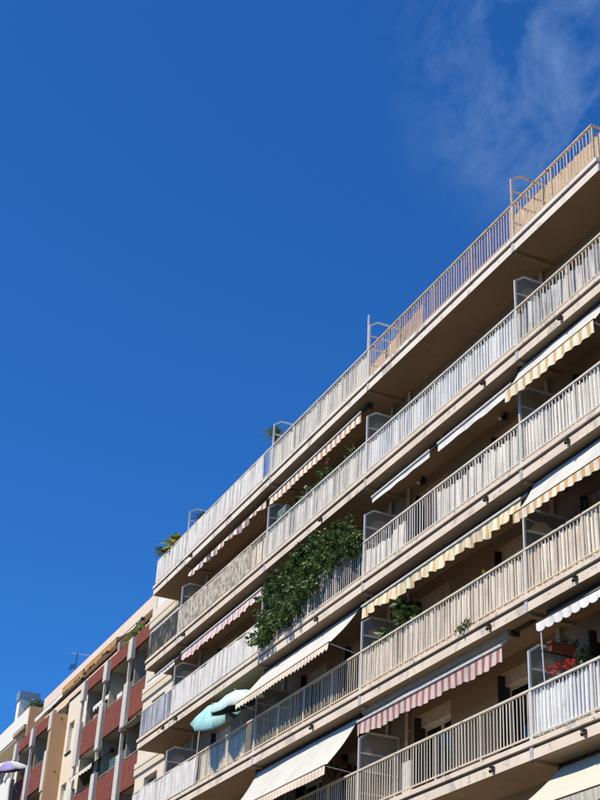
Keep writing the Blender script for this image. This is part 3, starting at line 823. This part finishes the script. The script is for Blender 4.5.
for x, lab, fm, sd in ((-30.3, 'yellow flowering pot hanging beside the large bottom awning', 'flower_yellow', 31), (-29.72, 'dark hanging flower pot left of the lowest middle divider', 'flower_pink', 32)):
    r = bush(lab, 'hanging pot', 'hanging_pot', [(x, 14.35, z4+1.72, .17, .14, .12, 1)], .08, 60, sd, G3, (x, 14.4, z4+1.5), [((x, 14.4, z4+1.6), (x, 14.7, z4+1.75))],
             [(x-.05, 14.25, z4+1.74, .11, M[fm]), (x+.08, 14.26, z4+1.70, .07, M[fm])])
    mb = MB(); pot(mb, x, 14.38, z4+1.46, .13, .2); mb.build('pot', M['brownpot'], r)
potted('dark bushy plant behind the shaded lowest railing under the large white awning', -31.6, 14.1, z4, .8, .12, 130, 33, [M['leaf_a'], M['leaf_a'], M['leaf_b']], rx=.35)
potted('small dark plant behind the lowest railing below the hanging pots', -30.2, 14.1, z4, .62, .12, 90, 34, [M['leaf_a'], M['leaf_a'], M['leaf_b']], rx=.28)
potted('leafy plant at the left edge of the climbing plant in the third row', -34.2, 13.95, ZS[2], 1.15, .13, 60, 35, G3, rx=.25)

# spotlights under the slab of the second row
for x, lab in ((-26.32, 'small spotlight on the soffit left in the third row'), (-22.58, 'small spotlight on the soffit right in the third row')):
    r = thing('spotlight', lab, 'spotlight', (x, 14.7, C[2]-.05), 'spotlights under the soffit')
    MB().box(x-.03, x+.03, 14.66, 14.74, C[2]-.12, C[2]-.001).build('bracket', M['dark_metal'], r)
    MB().bar((x, 14.70, C[2]-.13), (x+.03, 14.55, C[2]-.2), .06, n=10).build('housing', M['dark_metal'], r)
    MB().bar((x+.0305, 14.548, C[2]-.201), (x+.033, 14.535, C[2]-.207), .05, n=10).build('lens', M['rail_white'], r)

# rain pipes on the back wall
for x in (S1-.42, S2-.5, S2+.45, S3-.45, S4-.4):
    for i in range(1, 6):
        p = MB(); p.bar((x, 14.70, ZS[i]+.001), (x, 14.70, ZS[i-1]-T-.001), .045, n=10)
        for q in (.7, 1.9): p.box(x-.06, x+.06, 14.69, WY-.001, ZS[i]+q, ZS[i]+q+.03)
        p.build('rain_pipe', M['roller_box'], bld)
# trellis and cabinet on the balconies
tr = thing('wall_trellis', 'wooden diamond trellis on the wall at the right of the fourth row', 'trellis', (-19.6, 14.72, ZS[3]+1.3))
for k in range(6):
    MB().bar((-20.35+.2*k, 14.75, ZS[3]+1.25), (-19.85+.2*k, 14.75, ZS[3]+2.0), .018, .012).build('slat', M['hood'], tr)
    MB().bar((-19.85+.2*k, 14.735, ZS[3]+1.25), (-20.35+.2*k, 14.735, ZS[3]+2.0), .018, .012).build('slat', M['hood'], tr)
cb = thing('storage_cabinet', 'grey green cabinet beside the left divider in the second row', 'cabinet', (-33.35, 14.25, ZS[1]+.01))
gm = plain('grey_green_paint', (0.16, 0.22, 0.20), .5)
MB().box(-33.75, -33.15, 13.95, 14.40, ZS[1]+.02, ZS[1]+1.55).build('body', gm, cb)
for q in (-33.44, -33.46): MB().box(min(q,-33.45)-.27 if q < -33.45 else q, q if q < -33.45 else q+.27, 13.935, 13.949, ZS[1]+.06, ZS[1]+1.5).build('door', gm, cb)
# reed mats on the roof terrace
def reed(label, pts, z0_, z1_, seed):
    rnd = random.Random(seed); mb = MB(); top, bot = [], []
    n = 60
    (xa, ya), (xb, yb) = pts
    back = []
    for k in range(n+1):
        t = k/n; x, y = xa+(xb-xa)*t, ya+(yb-ya)*t+.012*math.sin(k*1.9)
        top.append((x, y, z1_[0]+(z1_[1]-z1_[0])*t+rnd.uniform(-.03,.03))); bot.append((x, y, z0_))
    mb.grid([bot, top]); mb.grid([[(x, y+.03, z) for x, y, z in top], [(x, y+.03, z) for x, y, z in bot]])
    o = mb.build('reed_mat', M['reed'], None, org=((xa+xb)/2, (ya+yb)/2, z0_))
    tag(o, label, 'reed mat', 'reed mats on the roof terrace')
reed('tan reed mat at the right end of the roof terrace', ((-22.0, 14.62), (-17.5, 14.62)), ZS[0]+.02, (ZS[0]+1.85, ZS[0]+1.75), 1)
reed('tan reed mat right of the tall white pole on the roof terrace', ((-28.6, 14.3), (-25.7, 14.3)), ZS[0]+.02, (ZS[0]+1.12, ZS[0]+1.46), 2)

# ------------------------------------------------------------------ left building with red panels
red = thing('apartment_building', 'apartment building with red pebbled balcony panels and white concrete fins', 'building', (-58, 16.3, 0))
FZ = [19.28-2.835*k for k in range(7)]        # panel bottoms = loggia floors
def panel_row(x0, x1, k, win=True):
    z = FZ[k]; h = 0.56 if k == 0 else 1.17
    MB().box(x0, x1, 14.90, 15.0, z, z+h).build('red_panel', M['red'], red)
    if k: # thin handrail above the panel
        r = MB(); r.bar((x0, 14.95, z+h+.10), (x1, 14.95, z+h+.10), .022, n=6)
        for q in range(3): r.bar((x0+(x1-x0)*(q+.5)/3, 14.95, z+h), (x0+(x1-x0)*(q+.5)/3, 14.95, z+h+.1), .012, n=5)
        r.build('handrail', M['pole'], red)
    MB().box(x0-.1, min(x1, -61.96) if x1 < -60 else x1, 15.002, 16.6, z-.02, z+.14).build('loggia_floor', M['loggia'], red)
def fin(x0, x1, k):
    z = FZ[k]; h = 0.56 if k == 0 else 1.17
    MB().box(x0, x1, 14.74, 14.899, z-.42, z+h+(-.12 if k == 0 else .28)).build('fin', M['fin'], red)
    MB().box(x0+.06, x0+.17, 14.80, 14.91, z-2.835+1.17+.281, z-.421).build('post', M['fin'], red)
    MB().box(x0+.28, x0+.38, 15.003, 16.6, z-2.60, z-.021).build('cross_wall', M['loggia'], red)
for k in range(6):
    for a, b in ((-50.4, -47.6), (-53.6, -50.42), (-56.9, -53.62)):
        panel_row(a, b, k)
    for a in (-50.42, -53.67, -56.92): fin(a, a+.50, k)
    for a, b in ((-65.5, -61.95), (-68.75, -65.52)): panel_row(a, b, k)
    for a in (-62.15, -65.53, -68.78): fin(a, a+.50, k)
# back walls of loggias
MB().box(-56.6, -47.76, 16.6, 16.9, 0, FZ[0]-.02).build('wall', M['loggia'], red)
MB().box(-70.0, -61.96, 16.6, 16.9, 0, FZ[0]-.02).build('wall', M['loggia'], red)
# cream bay between
cw = MB(); zz = [0]
xa, xb = -61.59, -56.95
wx = (-61.1, -60.25)
prev = 0
for k in range(5, -1, -1):
    w1, w0 = 19.07-2.835*k, 17.62-2.835*k
    if w0 < 1: continue
    cw.box(xa, xb, 15.48, 15.8, prev, w0)
    cw.box(xa, wx[0], 15.48, 15.8, w0, w1); cw.box(wx[1], xb, 15.48, 15.8, w0, w1)
    prev = w1
    f = MB(); f.box(wx[0], wx[0]+.06, 15.62, 15.68, w0, w1); f.box(wx[1]-.06, wx[1], 15.62, 15.68, w0, w1); f.box(wx[0]+.06, wx[1]-.06, 15.62, 15.68, w1-.06, w1)
    wn_ = f.build('window', M['window_frame'], red)
    MB().box(wx[0]+.06, wx[1]-.06, 15.64, 15.65, w0, w1-.06).build('pane', M['whitewall'], wn_)
    MB().box(wx[0]-.05, wx[1]+.05, 15.42, 15.62, w0-.05, w0+.0).build('sill', M['dark_metal'], wn_)
cw.box(xa, xb, 15.48, 15.8, prev, 20.22)
cw.build('bay_wall', M['creamwall'], red)
MB().box(-61.6, -56.7, 15.44, 15.56, 20.222, 20.30).build('coping', M['dark_metal'], red)
# tan flank of the projecting bay
pl = MB().box(-61.94, -61.60, 14.78, 16.55, 0, 19.62).build('tan_flank', M['tan'], red)
for z in (19.35, 16.9): MB().box(-61.60, -61.55, 15.18, 15.24, z, z+.05).build('vent_pipe', M['dark_metal'], pl)
# attic set back behind the top terraces
MB().box(-71.0, -47.9, 16.6, 17.0, FZ[0]-.02, 22.0).build('attic_wall', M['pink'], red)
MB().box(-70.98, -47.9, 16.45, 17.0, 22.34, 22.97).build('attic_parapet', M['pink'], red)
MB().box(-70.98, -47.9, 16.75, 17.0, 22.0, 22.34).build('attic_shadow_gap', M['dark_metal'], red)  # near-black strip puts the shade under the parapet into the colour
MB().box(-71.0, -47.8, 17.0, 26, 0, 22.9).build('roof', M['roofing'], red)
for x in (-69.0, -66.5, -63.5, -60.6, -58.0, -55.3, -52.0, -49.9):
    w = MB().box(x, x+1.5, 16.56, 16.598, FZ[0]+.15, FZ[0]+2.3).build('attic_window', M['window_frame'], red)
    MB().box(x+.08, x+1.42, 16.54, 16.559, FZ[0]+.2, FZ[0]+2.2).build('pane', M['glass'], w)
# dark door openings in loggia backs
for k in range(1, 6):
    for x in (-49.6, -52.9, -56.1, -64.5, -67.8):
        w = MB().box(x, x+1.5, 16.56, 16.599, FZ[k]+.15, FZ[k]+2.25).build('loggia_window', M['window_frame'], red)
        MB().box(x+.08, x+1.42, 16.54, 16.559, FZ[k]+.2, FZ[k]+2.17).build('pane', M['glass'], w)
RG = 'awnings of the red-panelled building'
awning('cream awning with brown fringe on the attic, right stretch', -59.0, -54.3, (16.3, 22.15), (15.35, 21.15), .25, M['beige_canvas'], M['val_brown'], scallop=.05, per=.35, ragged=.09, sag=.1, seed=50, group=RG, arms=False)
awning('cream awning with brown fringe on the attic, left stretch', -62.9, -59.4, (16.3, 22.15), (15.4, 21.2), .25, M['beige_canvas'], M['val_brown'], scallop=.05, per=.35, ragged=.09, sag=.1, seed=51, group=RG, arms=False)
awning('white awning at the attic above the tan flank', -68.3, -63.2, (16.3, 21.9), (15.5, 21.1), .2, M['white_canvas'], M['val_white'], scallop=.03, per=.3, seed=52, group=RG, arms=False)
awning('small white scalloped awning in the loggia beside the cream wall', -56.4, -54.0, (15.9, 18.98), (15.25, 18.62), .2, M['white_canvas'], M['val_white'], scallop=.09, per=.4, seed=53, group=RG, arms=False)
awning('striped beige awning in the middle upper loggia', -53.1, -50.7, (15.95, 18.95), (15.6, 18.7), .34, M['beige_canvas'], M['val_cream'], scallop=.03, per=.22, seed=54, group=RG, arms=False)
awning('white awning over the lower loggia beside the cream wall', -56.5, -53.2, (15.3, 16.0), (14.62, 15.42), .16, M['white_canvas'], M['val_peach'], scallop=.02, per=.4, seed=55, group=RG, arms=False)
awning('cream awning seen edge-on in the lower loggia next to the beige building', -50.2, -48.0, (15.2, 16.2), (14.7, 16.05), .03, M['cream_canvas'], M['cream_canvas'], seed=56, group=RG, arms=False)
# green glass wind screen and orange box in loggias
tag(MB().box(-53.0, -50.6, 15.25, 15.27, FZ[2]+1.18, FZ[2]+1.95).build('wind_screen', sheer('green_glass', (0.10, 0.20, 0.19), .9), None, org=(-51.8, 15.26, FZ[2]+1.2)),
    'dark green glass wind screen behind a red panel', 'wind screen')
tag(MB().box(-56.3, -55.75, 15.25, 15.35, FZ[1]+1.0, FZ[1]+1.72).build('wooden_board', plain('orange_wood', (0.55, 0.30, 0.09), .6), None, org=(-56, 15.3, FZ[1]+1)),
    'orange wooden board standing in the loggia beside the cream wall', 'board')
tag(MB().box(-53.2, -52.5, 15.3, 15.7, FZ[1]+1.0, FZ[1]+1.85).build('storage_cabinet', M['whitewall'], None, org=(-53, 15.5, FZ[1]+1)),
    'white cabinet standing behind the middle red panel', 'cabinet')
bush('yellow green shrub on the attic terrace of the red-panelled building', 'shrub', 'terrace_shrub', [(-51.6, 15.3, 20.15, .75, .3, .35, 1), (-50.9, 15.3, 20.35, .4, .25, .3, .6), (-52.3, 15.3, 19.95, .4, .25, .3, .5)], .13, 420, 60, [M['leaf_c'], M['leaf_c'], M['leaf_y']], (-51.6, 15.3, FZ[0]+.16))
tag(MB().box(-53.2, -52.95, 15.1, 15.5, FZ[0]+.15, FZ[0]+1.25).build('planter_post', M['taupe'], None, org=(-53, 15.3, FZ[0]+.15)), 'grey post on the attic terrace left of the yellow green shrub', 'post')
parasol('white and lilac parasol in the far left loggia', (-67.4, 14.35, 18.10), (0.12, -0.25, 0.96), 1.12, .44, [M['palewhite'], M['purple'], M['palewhite'], M['palewhite']], (-67.3, 15.2, FZ[1]+.15), under=M['brownpot'])

# antenna on the roof
an = thing('roof_antenna', 'thin television antenna on the roof of the red-panelled building', 'antenna', (-67.6, 17.05, 22.9))
MB().bar((-67.6, 17.05, 22.9), (-67.6, 17.05, 24.72), .022, n=6).build('mast', M['dark_metal'], an)
b = MB(); b.bar((-67.6, 16.7, 24.62), (-67.6, 17.75, 24.66), .012, n=5)
for k in range(8): b.bar((-67.75, 16.72+.145*k, 24.64), (-67.45, 16.72+.145*k, 24.64), .008, n=4)
b.build('boom', M['pole'], an)
b = MB()
for k in range(7): b.bar((-67.75, 16.72+.045*k, 23.70+.03*k), (-67.75, 16.80+.045*k, 24.05+.02*k), .014, n=4)
for k in range(4): b.bar((-67.75, 16.72+.02*k, 23.72+.09*k), (-67.75, 17.02+.02*k, 23.88+.09*k), .014, n=4)
b.bar((-67.75, 16.9, 23.9), (-67.6, 17.05, 23.9), .018, n=5)
b.build('reflector_grid', M['dark_metal'], an)

# ------------------------------------------------------------------ far left building
far = thing('apartment_building', 'white building with a projecting white parapet at the far left edge', 'building', (-78, 17, 0))
X3 = -71.02
MB().box(-92, X3-.2, 15.75, 17.2, 21.40, 22.50).build('parapet', M['whitewall'], far)
MB().box(X3-.199, X3, 15.75, 17.2, 20.4, 22.50).build('parapet_flank', M['tan'], far)
MB().box(-92, X3-.2, 15.80, 17.2, 21.28, 21.399).build('soffit', M['band'], far)
MB().box(-73.6, X3-.201, 15.60, 15.79, 21.32, 21.55).build('gutter_box', M['taupe'], far)
MB().box(-92, -72.4, 16.6, 26, 0, 21.279).build('wall', M['taupe'], far)
MB().box(-92, -72.6, 15.9, 16.599, 0, 19.4).build('bay_wall', M['whitewall'], far)
MB().bar((-72.7, 16.1, 21.27), (-75.2, 15.95, 19.4), .3, .25).build('sloping_brace', M['whitewall'], far)
MB().box(-92, X3-.01, 17.2, 26, 21.28, 22.45).build('roof', M['roofing'], far)
ch = thing('roof_chimney', 'pale chimney block with blue grey metal cap on the far left roof', 'chimney', (-82.3, 18, 22.4))
MB().box(-82.75, -82.05, 17.5, 18.65, 22.4, 26.05).build('stack', M['whitewall'], ch)
MB().box(-82.82, -81.98, 17.42, 18.73, 26.051, 26.58).build('cap', M['bluemetal'], ch)
bush('dark green shrub on the roof beside the chimney', 'shrub', 'roof_shrub', [(-81.3, 18.3, 25.5, .5, .42, .45, 1), (-81.5, 17.95, 24.9, .4, .35, .4, .6), (-81.2, 18.6, 25.7, .3, .3, .3, .4)], .15, 300, 61, G3, (-81.3, 18.3, 22.46))
